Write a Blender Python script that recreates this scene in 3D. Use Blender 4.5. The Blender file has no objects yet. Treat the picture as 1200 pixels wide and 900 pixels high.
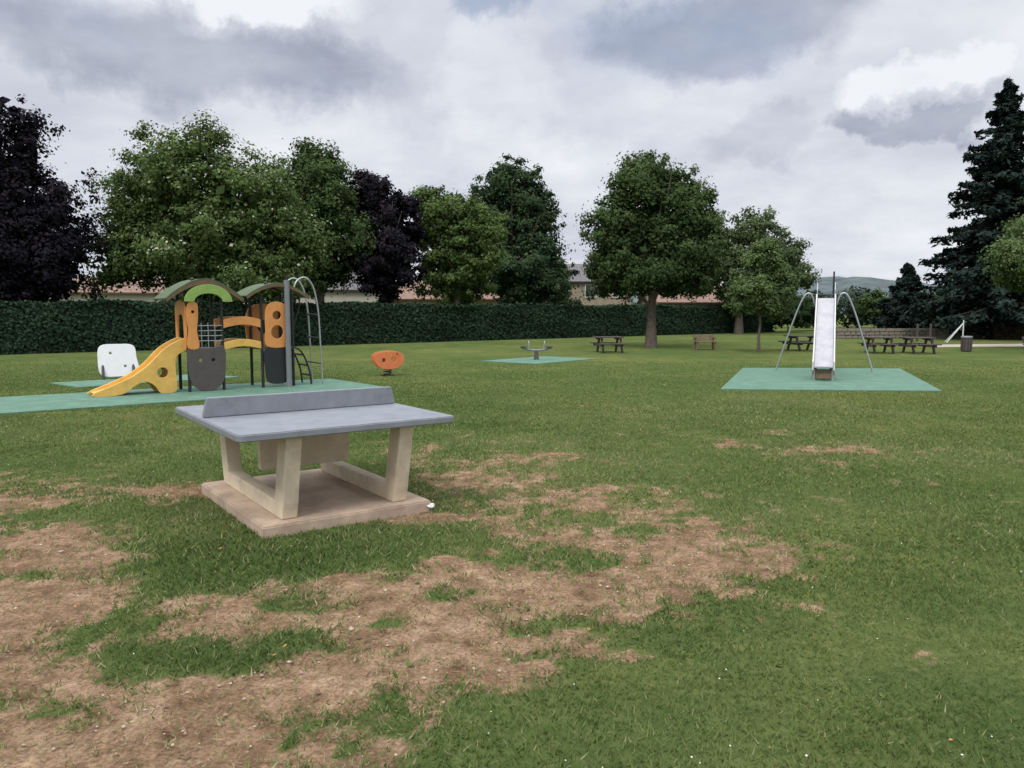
import bpy, bmesh, math, random
import numpy as np
from mathutils import Vector, Matrix, noise as mn
random.seed(7); rng=np.random.default_rng(7)
sc=bpy.context.scene
COL=sc.collection
R=math.radians

# ---------------------------------------------------------------- materials
def new_mat(name):
    m=bpy.data.materials.new(name); m.use_nodes=True
    nt=m.node_tree; nt.nodes.clear()
    out=nt.nodes.new('ShaderNodeOutputMaterial')
    return m,nt,out
def ramp(nt,stops):
    r=nt.nodes.new('ShaderNodeValToRGB'); e=r.color_ramp.elements
    while len(e)<len(stops): e.new(0.5)
    for i,(p,c) in enumerate(stops):
        e[i].position=p; e[i].color=(c[0],c[1],c[2],1)
    return r
def surf_mat(name,col,rough=0.6,var=0.18,scale=6,bump=0.1,bscale=60,metal=0.0,dirt=None):
    m,nt,out=new_mat(name); L=nt.links
    p=nt.nodes.new('ShaderNodeBsdfPrincipled'); L.new(p.outputs[0],out.inputs[0])
    tc=nt.nodes.new('ShaderNodeTexCoord')
    n=nt.nodes.new('ShaderNodeTexNoise'); n.inputs['Scale'].default_value=scale; n.inputs['Detail'].default_value=6; n.inputs['Roughness'].default_value=.65
    L.new(tc.outputs['Object'],n.inputs['Vector'])
    lo=[c*(1-var) for c in col]; hi=[min(1,c*(1+var)) for c in col]
    if dirt: r=ramp(nt,[(0.3,dirt),(0.46,lo),(0.7,hi)])
    else: r=ramp(nt,[(0.32,lo),(0.68,hi)])
    L.new(n.outputs['Fac'],r.inputs[0]); L.new(r.outputs[0],p.inputs['Base Color'])
    p.inputs['Roughness'].default_value=rough; p.inputs['Metallic'].default_value=metal
    n2=nt.nodes.new('ShaderNodeTexNoise'); n2.inputs['Scale'].default_value=bscale; n2.inputs['Detail'].default_value=3
    L.new(tc.outputs['Object'],n2.inputs['Vector'])
    b=nt.nodes.new('ShaderNodeBump'); b.inputs['Strength'].default_value=bump; b.inputs['Distance'].default_value=0.01
    L.new(n2.outputs['Fac'],b.inputs['Height']); L.new(b.outputs[0],p.inputs['Normal'])
    return m
def leaf_mat(name,stops,trans=0.0,k=1.0):
    m,nt,out=new_mat(name); L=nt.links
    a=nt.nodes.new('ShaderNodeAttribute'); a.attribute_name='tint'
    r=ramp(nt,[(p,tuple(min(.9,c*k) for c in col)) for p,col in stops]); L.new(a.outputs['Fac'],r.inputs[0])
    p=nt.nodes.new('ShaderNodeBsdfDiffuse'); L.new(r.outputs[0],p.inputs['Color'])
    if trans>0:
        t=nt.nodes.new('ShaderNodeBsdfTranslucent'); L.new(r.outputs[0],t.inputs['Color'])
        mx=nt.nodes.new('ShaderNodeMixShader'); mx.inputs[0].default_value=trans
        L.new(p.outputs[0],mx.inputs[1]); L.new(t.outputs[0],mx.inputs[2]); L.new(mx.outputs[0],out.inputs[0])
    else: L.new(p.outputs[0],out.inputs[0])
    return m

M={}
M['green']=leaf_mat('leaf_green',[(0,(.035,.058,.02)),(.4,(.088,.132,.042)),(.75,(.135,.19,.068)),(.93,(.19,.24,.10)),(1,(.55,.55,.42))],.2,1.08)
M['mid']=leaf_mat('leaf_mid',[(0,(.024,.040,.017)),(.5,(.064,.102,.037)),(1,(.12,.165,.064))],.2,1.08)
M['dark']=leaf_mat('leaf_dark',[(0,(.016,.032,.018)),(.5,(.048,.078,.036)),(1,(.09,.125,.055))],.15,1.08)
M['purple']=leaf_mat('leaf_purple',[(0,(.007,.007,.010)),(.5,(.024,.021,.027)),(1,(.052,.042,.048))],0,1.0)
M['olive']=leaf_mat('leaf_olive',[(0,(.042,.068,.028)),(.5,(.11,.16,.06)),(1,(.17,.225,.095))],.2,1.1)
M['pale']=leaf_mat('leaf_pale',[(0,(.045,.068,.032)),(.5,(.105,.148,.066)),(1,(.175,.215,.105))],.2,1.05)
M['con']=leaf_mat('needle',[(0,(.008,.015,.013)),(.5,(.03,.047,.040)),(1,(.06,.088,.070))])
M['hedge']=leaf_mat('hedge_leaf',[(0,(.014,.028,.018)),(.5,(.034,.060,.034)),(1,(.065,.098,.052))])
M['brownhedge']=leaf_mat('brown_hedge_leaf',[(0,(.03,.024,.018)),(.5,(.085,.07,.045)),(1,(.14,.11,.08))])
M['far']=leaf_mat('far_leaf',[(0,(.026,.040,.032)),(.5,(.062,.088,.056)),(1,(.10,.133,.084))],0,1.0)
M['blade']=leaf_mat('grass_blade',[(0,(.065,.105,.03)),(.35,(.12,.175,.052)),(.6,(.18,.23,.078)),(.8,(.27,.27,.125)),(1,(.46,.37,.23))],.3,1.0)
M['bark']=surf_mat('bark',(.11,.09,.07),.9,.4,9,.6,25)
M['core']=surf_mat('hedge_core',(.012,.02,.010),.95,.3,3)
M['conc']=surf_mat('cream_concrete',(.70,.59,.43),.8,.08,5,.25,140,dirt=(.52,.42,.30))
M['slab']=surf_mat('slab_concrete',(.50,.375,.275),.85,.16,4,.3,120,dirt=(.34,.24,.17))
M['top']=surf_mat('table_grey_paint',(.225,.24,.262),.55,.07,7,.12,160,dirt=(.17,.18,.195))
M['teal']=surf_mat('rubber_teal',(.11,.22,.15),.85,.16,3,.5,90,dirt=(.088,.178,.118))
M['dgrey']=surf_mat('dark_panel',(.085,.07,.065),.5,.15)
M['black']=surf_mat('black_metal',(.02,.02,.022),.45,.15)
M['steel']=surf_mat('galvanised_steel',(.42,.43,.44),.35,.12,14,.05,60,.6)
M['gpost']=surf_mat('grey_post',(.20,.21,.22),.5,.1)
M['chute']=surf_mat('chute_metal',(.42,.41,.43),.5,.14,5,.04,30,.05)
M['chside']=surf_mat('chute_side_paint',(.58,.57,.57),.5,.08,5,.04,30)
M['yellow']=surf_mat('yellow_plastic',(.76,.46,.11),.45,.08,5,.05,40,dirt=(.6,.36,.09))
M['orange']=surf_mat('orange_plastic',(.66,.28,.08),.45,.1,5,.05,40)
M['red']=surf_mat('orange_red_plastic',(.66,.20,.07),.5,.1)
M['lime']=surf_mat('lime_plastic',(.24,.37,.09),.5,.12)
M['roofg']=surf_mat('dark_green_roof',(.075,.11,.045),.6,.2)
M['brown']=surf_mat('brown_panel',(.15,.085,.05),.6,.2)
M['white']=surf_mat('white_panel',(.72,.72,.72),.5,.05)
M['wood']=surf_mat('weathered_wood',(.085,.068,.058),.85,.3,9,.4,50)
M['tanw']=surf_mat('brown_wood',(.2,.14,.09),.8,.3,9,.4,50)
M['stone']=surf_mat('sandstone',(.34,.28,.20),.9,.2,3,.4,20)
M['wall']=surf_mat('drystone',(.24,.21,.17),.95,.35,5,.8,14)
M['render']=surf_mat('pale_render',(.5,.46,.4),.9,.1,3)
M['tile']=surf_mat('clay_tile',(.24,.15,.11),.85,.25,4,.5,16)
M['slate']=surf_mat('slate_roof',(.12,.11,.11),.7,.25,4,.5,16)
M['glass']=surf_mat('window_glass',(.03,.035,.04),.1,.1)
M['path']=surf_mat('gravel_path',(.42,.36,.28),.9,.15,2,.4,50)
M['hill']=surf_mat('hill_woodland',(.075,.10,.10),1,.5,.06,.5,.2)

# ---------------------------------------------------------------- helpers
def link(o,parent=None):
    COL.objects.link(o)
    if parent is not None: o.parent=parent
    return o
def empty(name,x,y,z=0,rz=0):
    e=bpy.data.objects.new(name,None); e.location=(x,y,z); e.rotation_euler=(0,0,rz); e.empty_display_size=.2
    COL.objects.link(e); return e
def bm_obj(name,bm,mat,parent=None,loc=(0,0,0),rot=(0,0,0),smooth=False):
    me=bpy.data.meshes.new(name); bm.to_mesh(me); bm.free()
    me.materials.append(mat)
    if smooth:
        for p in me.polygons: p.use_smooth=True
    o=bpy.data.objects.new(name,me); o.location=loc; o.rotation_euler=rot
    return link(o,parent)
def box(name,size,loc,mat,parent=None,rot=(0,0,0),bev=.008):
    bm=bmesh.new(); bmesh.ops.create_cube(bm,size=1)
    for v in bm.verts: v.co=Vector((v.co.x*size[0],v.co.y*size[1],v.co.z*size[2]))
    if bev: bmesh.ops.bevel(bm,geom=list(bm.edges),offset=min(bev,min(size)*.3),segments=2,affect='EDGES')
    return bm_obj(name,bm,mat,parent,loc,rot)
def plate(name,outline,holes,th,mat,parent=None,loc=(0,0,0),rz=0):
    """flat panel in the XZ plane with holes, extruded along Y"""
    bm=bmesh.new(); edges=[]
    for loop in [outline]+holes:
        vs=[bm.verts.new((p[0],-th/2,p[1])) for p in loop]
        for i in range(len(vs)): edges.append(bm.edges.new((vs[i],vs[(i+1)%len(vs)])))
    bmesh.ops.triangle_fill(bm,use_beauty=True,use_dissolve=False,edges=edges)
    fs=list(bm.faces)
    ret=bmesh.ops.extrude_face_region(bm,geom=fs)
    for v in [g for g in ret['geom'] if isinstance(g,bmesh.types.BMVert)]: v.co.y+=th
    bmesh.ops.recalc_face_normals(bm,faces=list(bm.faces))
    o=bm_obj(name,bm,mat,parent,loc,(0,0,rz))
    md=o.modifiers.new('edge','BEVEL'); md.width=min(.01,th*.2); md.segments=2; md.limit_method='ANGLE'; md.angle_limit=R(60)
    return o
def circ(cx,cz,rx,rz=None,n=20):
    rz=rz or rx
    return [(cx+rx*math.cos(2*math.pi*i/n),cz+rz*math.sin(2*math.pi*i/n)) for i in range(n)]
def smooth_path(pts,n=8,closed=False):
    P=[Vector(p) for p in pts]; out=[]
    N=len(P); rngn=N if closed else N-1
    for i in range(rngn):
        if closed: p0,p1,p2,p3=P[i-1],P[i],P[(i+1)%N],P[(i+2)%N]
        else: p0,p1,p2,p3=P[max(i-1,0)],P[i],P[i+1],P[min(i+2,N-1)]
        for k in range(n):
            t=k/n
            out.append(.5*((2*p1)+(-p0+p2)*t+(2*p0-5*p1+4*p2-p3)*t*t+(-p0+3*p1-3*p2+p3)*t**3))
    if not closed: out.append(P[-1])
    return out
def sm2(pts,n=5):
    return [(p[0],p[2]) for p in smooth_path([(a,0,b) for a,b in pts],n,True)]
def tubes(name,paths,mat,parent=None,loc=(0,0,0),rot=(0,0,0),res=3):
    cu=bpy.data.curves.new(name,'CURVE'); cu.dimensions='3D'; cu.bevel_depth=1.0; cu.bevel_resolution=res; cu.use_fill_caps=True
    for pts,rad in paths:
        s=cu.splines.new('POLY'); s.points.add(len(pts)-1)
        for i,p in enumerate(pts):
            s.points[i].co=(p[0],p[1],p[2],1)
            s.points[i].radius=rad[i] if isinstance(rad,(list,tuple)) else rad
        s.use_smooth=True
    cu.materials.append(mat)
    o=bpy.data.objects.new(name,cu); o.location=loc; o.rotation_euler=rot
    return link(o,parent)
def np_mesh(name,V,k,mat,tint=None,parent=None):
    nv=len(V); nf=nv//k
    me=bpy.data.meshes.new(name)
    me.vertices.add(nv); me.vertices.foreach_set('co',V.astype(np.float32).ravel())
    me.loops.add(nv); me.loops.foreach_set('vertex_index',np.arange(nv,dtype=np.int32))
    me.polygons.add(nf); me.polygons.foreach_set('loop_start',np.arange(0,nv,k,dtype=np.int32))
    me.polygons.foreach_set('loop_total',np.full(nf,k,dtype=np.int32))
    if tint is not None:
        a=me.attributes.new('tint','FLOAT','FACE'); a.data.foreach_set('value',tint.astype(np.float32))
    me.update(); me.materials.append(mat)
    o=bpy.data.objects.new(name,me); return link(o,parent)
def nrm(a): return a/np.maximum(np.linalg.norm(a,axis=1,keepdims=True),1e-9)
def leaf_quads(P,N,S,aspect=1.5):
    N=nrm(N); T=nrm(np.cross(N,rng.normal(size=P.shape))); B=np.cross(N,T)
    S=S[:,None]
    q=np.stack([P-T*S*aspect*.5,P+B*S*.5+N*S*.12,P+T*S*aspect*.5,P-B*S*.5+N*S*.12],axis=1)
    return q.reshape(-1,3)

def crown(name,lobes,n,mat,parent,size=.15,clump=.75,flower=0,sparse=0.0):
    areas=np.array([l[2]*max(l[3],l[2]) for l in lobes]); areas=areas/areas.sum()
    Ps=[];Ns=[];Ss=[];Ts=[]
    zmin=min(l[1]-l[3] for l in lobes); zmax=max(l[1]+l[3] for l in lobes)
    for (cx,cz,r,rz),w in zip(lobes,areas):
        nc=max(8,int(9.0*(r*rz)/(clump*clump)*(1-sparse)))
        d=nrm(rng.normal(size=(nc,3)))
        rad=np.where(rng.random(nc)<.18,rng.uniform(1.0,1.17,nc),rng.uniform(.5,1.02,nc))[:,None]
        dy=rng.uniform(-.3,.3)*r
        C=np.array([cx,dy,cz])+d*rad*np.array([r,r,rz])*.92
        CR=clump*rng.uniform(.3,1.1,nc)*np.where(rad[:,0]>1,.6,1)
        per_w=CR**2; per_w=per_w/per_w.sum(); cnt=np.maximum(6,(n*w*per_w).astype(int))
        idx=np.repeat(np.arange(nc),cnt); m=len(idx)
        ld=nrm(rng.normal(size=(m,3)))
        st=rng.uniform(.7,1.35,(nc,3)); st[:,2]*=.7
        lp=C[idx]+ld*(CR[idx]*(np.abs(rng.normal(.72,.30,m))))[:,None]*st[idx]
        ct=rng.normal(0,.10,nc)
        Ps.append(lp); Ns.append(ld*.7+d[idx]*.6+rng.normal(size=(m,3))*.55+np.array([0,0,.35]))
        Ss.append(size*rng.uniform(.55,1.4,m))
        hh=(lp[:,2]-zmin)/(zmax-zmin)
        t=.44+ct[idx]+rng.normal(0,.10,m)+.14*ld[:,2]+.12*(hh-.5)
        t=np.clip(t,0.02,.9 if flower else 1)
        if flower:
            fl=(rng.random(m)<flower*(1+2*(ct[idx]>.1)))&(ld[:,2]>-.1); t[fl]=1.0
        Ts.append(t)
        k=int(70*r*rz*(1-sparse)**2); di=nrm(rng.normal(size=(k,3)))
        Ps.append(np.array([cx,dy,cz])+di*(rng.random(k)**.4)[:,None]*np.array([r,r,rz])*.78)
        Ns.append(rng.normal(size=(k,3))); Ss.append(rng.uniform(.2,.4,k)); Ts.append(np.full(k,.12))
    P=np.concatenate(Ps);N=np.concatenate(Ns);S=np.concatenate(Ss);T=np.concatenate(Ts)
    P[:,2]=np.maximum(P[:,2],.25)
    return np_mesh(name,leaf_quads(P,N,S),4,mat,T,parent)

def tree(name,x,y,lobes,n,mat,trunk_r=.25,size=.15,clump=.75,flower=0,sparse=0.):
    e=empty(name,x,y)
    top=max(l[1] for l in lobes)
    paths=[]
    tp=[(random.uniform(-.12,.12)*i/6,random.uniform(-.12,.12)*i/6,top*i/6) for i in range(7)]; tp[0]=(0,0,-.1)
    rr=[trunk_r*(1.35 if i==0 else 1-.13*i) for i in range(7)]
    paths.append((tp,rr))
    for l in lobes:
        for k in range(4):
            a=random.uniform(0,6.28); s=random.uniform(.25,.5)*top
            end=Vector((l[0]+math.cos(a)*l[2]*.7,math.sin(a)*l[2]*.7,l[1]+random.uniform(-.2,.45)*l[3]))
            st=Vector((0,0,s)); mid=st.lerp(end,.5)+Vector((0,0,.3))
            pts=smooth_path([st,mid,end],4)
            paths.append((pts,[trunk_r*.4*(1-.85*i/(len(pts)-1)) for i in range(len(pts))]))
    tubes('trunk_and_limbs',paths,M['bark'],e,res=2)
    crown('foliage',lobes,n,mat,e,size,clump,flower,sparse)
    return e

def conifer(name,x,y,h,rmax,nb,mat,size=.22,dens=1.0):
    e=empty(name,x,y); paths=[([(0,0,-.1),(0,0,h*.5),(0,0,h*.98)],[h*.018,h*.01,.02])]
    Ps=[];Ns=[];Ss=[];Ts=[]
    for i in range(nb):
        t=(i+random.random())/nb; t=t**.9
        z=h*(.05+.93*t); L=min(rmax,rmax*1.1*((1-t)**.9)*random.uniform(.45,1.15))+.15
        a=random.uniform(0,6.283); dx,dy=math.cos(a),math.sin(a)
        pts=[]; up=random.uniform(-.1,.12)
        for k in range(7):
            u=k/6; zz=z+L*((.12+up)*u-.5*u*u+.3*u**3)
            pts.append(Vector((dx*L*u,dy*L*u,max(zz,.15))))
        paths.append((pts[:6],[(.04*(1-t)+.01)*(1-.8*k/5) for k in range(6)]))
        m=int((26+190*L/rmax)*dens)
        u=rng.uniform(.05,1.04,m)**.85; k=u*6; k0=np.clip(k.astype(int),0,5); f=k-k0
        A=np.array([list(p) for p in pts]); B=A[k0]*(1-f[:,None])+A[k0+1]*f[:,None]
        wd=.2*L*(1.08-u)+.08
        side=rng.normal(0,.5,m)*wd
        off=np.stack([-dy*side,dx*side,-np.abs(rng.normal(-.02,.13,m))*(1+L*.15)-np.abs(side)*.3],1)
        Ps.append(B+off); Ns.append(np.array([dx*.4,dy*.4,1])+rng.normal(size=(m,3))*.6)
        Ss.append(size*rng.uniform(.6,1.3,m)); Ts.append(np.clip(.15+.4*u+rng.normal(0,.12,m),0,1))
    tubes('trunk_and_branches',paths,M['bark'],e,res=1)
    P=np.concatenate(Ps);P[:,2]=np.maximum(P[:,2],.1)
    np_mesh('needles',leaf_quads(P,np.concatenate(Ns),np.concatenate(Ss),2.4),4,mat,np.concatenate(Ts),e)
    return e

def hedge(name,p0,p1,h,th,n,mat,size=.11):
    p0=np.array(p0,float);p1=np.array(p1,float); d=p1-p0; L=np.linalg.norm(d); d/=L
    e=empty(name,p0[0],p0[1],0,math.atan2(d[1],d[0]))
    nx=int(L/.8); bm=bmesh.new(); grid=[]
    prof=[(-th/2*.82,0),(-th/2*.82,h*.5),(-th/2*.78,h*.9),(0,h*.95),(th/2*.78,h*.9),(th/2*.82,0)]
    for i in range(nx+1):
        grid.append([bm.verts.new((L*i/nx,a+.07*mn.noise(Vector((i*.7,j*2,3))),b+.05*mn.noise(Vector((i*.5,j,9)))*(b>0))) for j,(a,b) in enumerate(prof)])
    for i in range(nx):
        for j in range(len(prof)-1): bm.faces.new((grid[i][j],grid[i+1][j],grid[i+1][j+1],grid[i][j+1]))
    bm.faces.new(grid[0][::-1]); bm.faces.new(grid[-1])
    bm_obj('hedge_core',bm,M['core'],e)
    per=2*h+th
    s=rng.uniform(0,per,n); u=rng.uniform(0,L,n)
    P=np.zeros((n,3));N=np.zeros((n,3)); P[:,0]=u
    fr=s<h; bk=(s>=h)&(s<2*h); tp=s>=2*h
    P[fr,1]=-th/2; P[fr,2]=s[fr]; N[fr]=(0,-1,.25)
    P[bk,1]=th/2; P[bk,2]=s[bk]-h; N[bk]=(0,1,.25)
    P[tp,1]=s[tp]-2*h-th/2; P[tp,2]=h; N[tp]=(0,0,1)
    w=.07*np.sin(u*.6)+.05*np.sin(u*1.7+1)+.04*np.sin(u*5.1)
    P[:,2]+=w*(P[:,2]/h)*.6
    depth=np.abs(rng.normal(0,.07,n)); P-=N*depth[:,None]*.8; P+=rng.normal(0,.03,(n,3))
    lump=np.sin(u*1.1+P[:,2]*1.3)*np.sin(u*.37-P[:,2]*2.1); P[:,1]+=np.where(fr,-1,1)*.05*lump
    N+=rng.normal(size=(n,3))*.5
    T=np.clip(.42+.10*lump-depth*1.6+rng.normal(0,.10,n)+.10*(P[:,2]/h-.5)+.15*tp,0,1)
    P[:,2]=np.maximum(P[:,2],.03)
    np_mesh('hedge_leaves',leaf_quads(P,N,size*rng.uniform(.6,1.4,n)),4,mat,T,e)
    return e

# ---------------------------------------------------------------- ground + bare patches
BARE=[(-.34,7.5,.7,.9,.72),(-1.0,8.6,.6,.6,.55),(.45,6.3,.95,.8,.74),(1.05,5.2,.95,.55,.88),(1.4,4.75,.55,.42,.95),(1.95,4.9,.55,.28,.62),(0.0,4.35,1.05,.6,1.0),
 (.75,4.35,.75,.45,.98),(-.45,3.8,.7,.5,1.05),(-.4,3.4,.6,.42,1.0),(-1.05,3.15,.75,.5,1.1),(-1.35,2.65,.9,.45,1.2),(-.8,2.75,.5,.42,1.1),(-1.0,4.4,.7,.35,.88),(.15,5.2,.9,.55,.75),(-.55,6.2,.6,.6,.66),(.1,3.55,.4,.28,.85),
 (-2.75,4.0,.65,.75,1.15),(-3.3,5.3,.75,.42,1.05),(-2.9,4.9,.6,.4,1.05),(-4.3,6.5,1.0,.35,1.0),(-3.2,6.75,.7,.3,.92),(-2.4,3.2,.7,.55,1.05),(-3.9,4.3,.9,.8,1.05),(-2.1,2.6,.9,.55,1.15),(-1.75,3.95,.45,.4,.8),
 (2.6,9.3,.4,.45,.66),(3.7,8.8,.65,.35,.75),(3.2,8.2,.5,.25,.6),(3.6,10,.5,.35,.5),(-5.2,6.9,.8,.5,.9),(.1,8.3,.6,.6,.55),(1.25,6.6,.6,.6,.55),(2.0,5.7,.45,.4,.5),(-.9,7.3,.4,.5,.6)]
GREEN=[(-1.5,3.38,.34,.17,1.3),(-1.9,4.55,.42,.26,1.15),(-2.3,5.4,.5,.4,.85),(-.75,5.15,.6,.28,1.0),(-1.4,4.95,.6,.3,.85),(-.42,4.2,.12,.1,.9),(-.62,3.85,.14,.09,1.0),(-2.75,3.0,.2,.12,.6),(.85,2.8,.9,.45,.8),(2.6,4.3,1.0,.7,.6),(.25,3.85,.12,.08,.6),(-2.2,3.75,.22,.1,.6),(.5,4.75,.16,.1,.6),(1.35,5.05,.16,.08,.6),(-2.95,4.55,.2,.08,.8),(-1.85,2.95,.22,.08,.6),(-3.3,3.7,.2,.1,.6),(.05,4.8,.2,.1,.5),(-3.6,4.9,.3,.1,.7)]
gx=np.arange(-9,9.001,.05); gy=np.arange(1.2,13.001,.05)
GX,GY=np.meshgrid(gx,gy)
def field(X,Y):
    f=np.zeros_like(X)
    for cx,cy,rx,ry,s in BARE:
        f=np.maximum(f,s*np.exp(-((X-cx)/rx)**2*.6-((Y-cy)/ry)**2*.6)) + .08*s*np.exp(-((X-cx)/rx)**2*.6-((Y-cy)/ry)**2*.6)
    for cx,cy,rx,ry,s in GREEN:
        f-=s*np.exp(-((X-cx)/rx)**2-((Y-cy)/ry)**2)
    return f
F=field(GX,GY)
NZ=np.empty(GX.size); NB=np.empty(GX.size); NH=np.empty(GX.size)
for i,(a,b) in enumerate(zip(GX.ravel(),GY.ravel())):
    NZ[i]=mn.fractal(Vector((a*1.9,b*1.9,1.3)),.7,2.1,5)
    NB[i]=mn.noise(Vector((a*.7,b*.7,7)))
    NH[i]=mn.fractal(Vector((a*6.5,b*6.5,5.3)),.5,2.1,4)
NZ=NZ.reshape(GX.shape); NB=NB.reshape(GX.shape); NH=NH.reshape(GX.shape)
mask=np.clip((F+NZ*.44+NH*.56-.36)/.66,0,1)
lush=np.clip(np.exp(-((GX+1.5)/1.7)**2-((GY-4.9)/.9)**2)+np.exp(-((GX+1.5)/.6)**2-((GY-3.35)/.35)**2),0,1)
def lookup(A,x,y):
    i=np.clip(((x+9)/.05).astype(int),0,A.shape[1]-1); j=np.clip(((y-1.2)/.05).astype(int),0,A.shape[0]-1)
    return A[j,i]
wx_=np.arange(-24,24.01,.2); wy_=np.arange(0,30.01,.2)
WN=np.array([[mn.fractal(Vector((a*.33,b*.33,11.7)),.8,2.0,4) for a in wx_] for b in wy_])
def wide(x,y):
    i=np.clip(((x+24)/.2).astype(int),0,WN.shape[1]-1); j=np.clip((y/.2).astype(int),0,WN.shape[0]-1); return WN[j,i]
xs=np.concatenate([[-900,-400,-200,-100,-60,-40,-28,-20,-15,-12,-10],gx,[10,12,15,20,28,40,60,100,200,400,900]])
ys=np.concatenate([[-300,-60,-20,-8,-3,0,.6],gy,[14,15,17,20,24,28,34,42,52,65,80,110,160,260,500,1000,2000]])
X,Y=np.meshgrid(xs,ys); nx,ny=len(xs),len(ys)
Mk=np.zeros_like(X); Zg=np.zeros_like(X)
i0,j0=11,7
Mk[j0:j0+len(gy),i0:i0+len(gx)]=mask
edge=np.minimum(np.minimum((GX+9),(9-GX)),np.minimum(GY-1.2,13-GY)); edge=np.clip(edge/1.0,0,1)
Zg[j0:j0+len(gy),i0:i0+len(gx)]=(-.014*mask+.010*NZ*(.3+mask)+.010*NH*mask+.01*NB)*edge-.004
V=np.stack([X.ravel(),Y.ravel(),Zg.ravel()],1)
me=bpy.data.meshes.new('ground'); me.vertices.add(len(V)); me.vertices.foreach_set('co',V.astype(np.float32).ravel())
I=np.arange(nx*ny).reshape(ny,nx)
Q=np.stack([I[:-1,:-1],I[:-1,1:],I[1:,1:],I[1:,:-1]],-1).reshape(-1,4)
me.loops.add(Q.size); me.loops.foreach_set('vertex_index',Q.astype(np.int32).ravel())
me.polygons.add(len(Q)); me.polygons.foreach_set('loop_start',np.arange(0,Q.size,4,dtype=np.int32)); me.polygons.foreach_set('loop_total',np.full(len(Q),4,dtype=np.int32))
a=me.attributes.new('bare','FLOAT','POINT'); a.data.foreach_set('value',Mk.astype(np.float32).ravel())
me.update()
for p in me.polygons: p.use_smooth=True
ground=link(bpy.data.objects.new('ground',me))
m,nt,out=new_mat('lawn_and_soil'); L=nt.links
tc=nt.nodes.new('ShaderNodeTexCoord')
def noi(scale,detail=8,rough=.6,vec=None):
    n=nt.nodes.new('ShaderNodeTexNoise'); n.inputs['Scale'].default_value=scale; n.inputs['Detail'].default_value=detail; n.inputs['Roughness'].default_value=rough
    L.new(vec or tc.outputs['Object'],n.inputs['Vector']); return n.outputs['Fac']
def mixc(f,a,b,mode='MIX'):
    n=nt.nodes.new('ShaderNodeMix'); n.data_type='RGBA'; n.blend_type=mode
    if isinstance(f,float): n.inputs[0].default_value=f
    else: L.new(f,n.inputs[0])
    L.new(a,n.inputs[6]); L.new(b,n.inputs[7]); return n.outputs[2]
def rampo(f,stops):
    r=ramp(nt,stops); L.new(f,r.inputs[0]); return r.outputs[0]
g1=rampo(noi(14,6,.75),[(.3,(.066,.096,.03)),(.5,(.098,.132,.043)),(.72,(.15,.178,.07))])
g2=rampo(noi(.22,5,.6),[(.35,(.82,.9,.82)),(.5,(1,1,1)),(.66,(1.38,1.15,1.1))])
g=mixc(1.0,g1,g2,'MULTIPLY')
g3=rampo(noi(1.3,5,.65),[(.38,(.82,.86,.85)),(.62,(1.2,1.1,1.1))])
g=mixc(1.0,g,g3,'MULTIPLY')
s1=rampo(noi(3.5,7,.7),[(.3,(.18,.118,.075)),(.5,(.33,.228,.15)),(.7,(.47,.35,.24))])
s2=rampo(noi(55,5,.7),[(.32,(.5,.48,.46)),(.55,(1,1,1)),(.75,(1.4,1.35,1.25))])
s=mixc(1.0,s1,s2,'MULTIPLY')
s3=rampo(noi(9,6,.7),[(.4,(1.1,1.05,1.0)),(.62,(.66,.61,.56))])
s=mixc(1.0,s,s3,'MULTIPLY')
at=nt.nodes.new('ShaderNodeAttribute'); at.attribute_name='bare'
ma=nt.nodes.new('ShaderNodeMath'); ma.operation='MULTIPLY_ADD'; L.new(noi(22,6,.75),ma.inputs[0]); ma.inputs[1].default_value=1.6
mb=nt.nodes.new('ShaderNodeMath'); mb.operation='MULTIPLY_ADD'; L.new(at.outputs['Fac'],mb.inputs[0]); mb.inputs[1].default_value=1.7; mb.inputs[2].default_value=-1.2
L.new(mb.outputs[0],ma.inputs[2])
cl=nt.nodes.new('ShaderNodeMapRange'); cl.inputs[1].default_value=-.1; cl.inputs[2].default_value=.5; L.new(ma.outputs[0],cl.inputs[0])
c=mixc(cl.outputs[0],g,s)
p=nt.nodes.new('ShaderNodeBsdfDiffuse'); p.inputs['Roughness'].default_value=.6
L.new(c,p.inputs['Color']); L.new(p.outputs[0],out.inputs[0])
bp=nt.nodes.new('ShaderNodeBump'); bp.inputs['Strength'].default_value=.9; bp.inputs['Distance'].default_value=.025
L.new(noi(30,6,.75),bp.inputs['Height']); L.new(bp.outputs[0],p.inputs['Normal'])
me.materials.append(m)

# grass blades near the viewer
NBL=680000
d=1.5+(rng.random(NBL)**1.1)*24
x=rng.uniform(-1,1,NBL)*(.72*d+1.0)
keep=rng.random(NBL)<np.clip((25.5-d)/16,0.0,1)
inn=(np.abs(x)<9)&(d<13)
mk=np.where(inn,lookup(mask,x,d),0)
lu=np.where(inn,lookup(lush,x,d),0); nz=np.where(inn,lookup(NZ,x,d),0); wd_=wide(x,d)
keep&=rng.random(NBL)<np.clip(1.05-mk*1.05,.06,1)
tcx,tcy,ta=-1.71,6.41,R(35.4)
lx=(x-tcx)*math.cos(ta)+(d-tcy)*math.sin(ta); ly=-(x-tcx)*math.sin(ta)+(d-tcy)*math.cos(ta)
keep&=~((np.abs(lx)<.68)&(np.abs(ly)<.875))
def inpoly(x,y,poly):
    ins=np.ones_like(x,bool)
    for i in range(len(poly)):
        a=poly[i];b=poly[(i+1)%len(poly)]
        ins&=((b[0]-a[0])*(y-a[1])-(b[1]-a[1])*(x-a[0]))>0
    return ins
PAD1=[(-12.1,8.65),(-2.6,16.0),(-4.3,18.1),(-13.8,10.8)]
PAD2=[(-9.1,16.0),(-6.6,18.6),(-7.9,19.5),(-10.3,17.0)]
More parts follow.
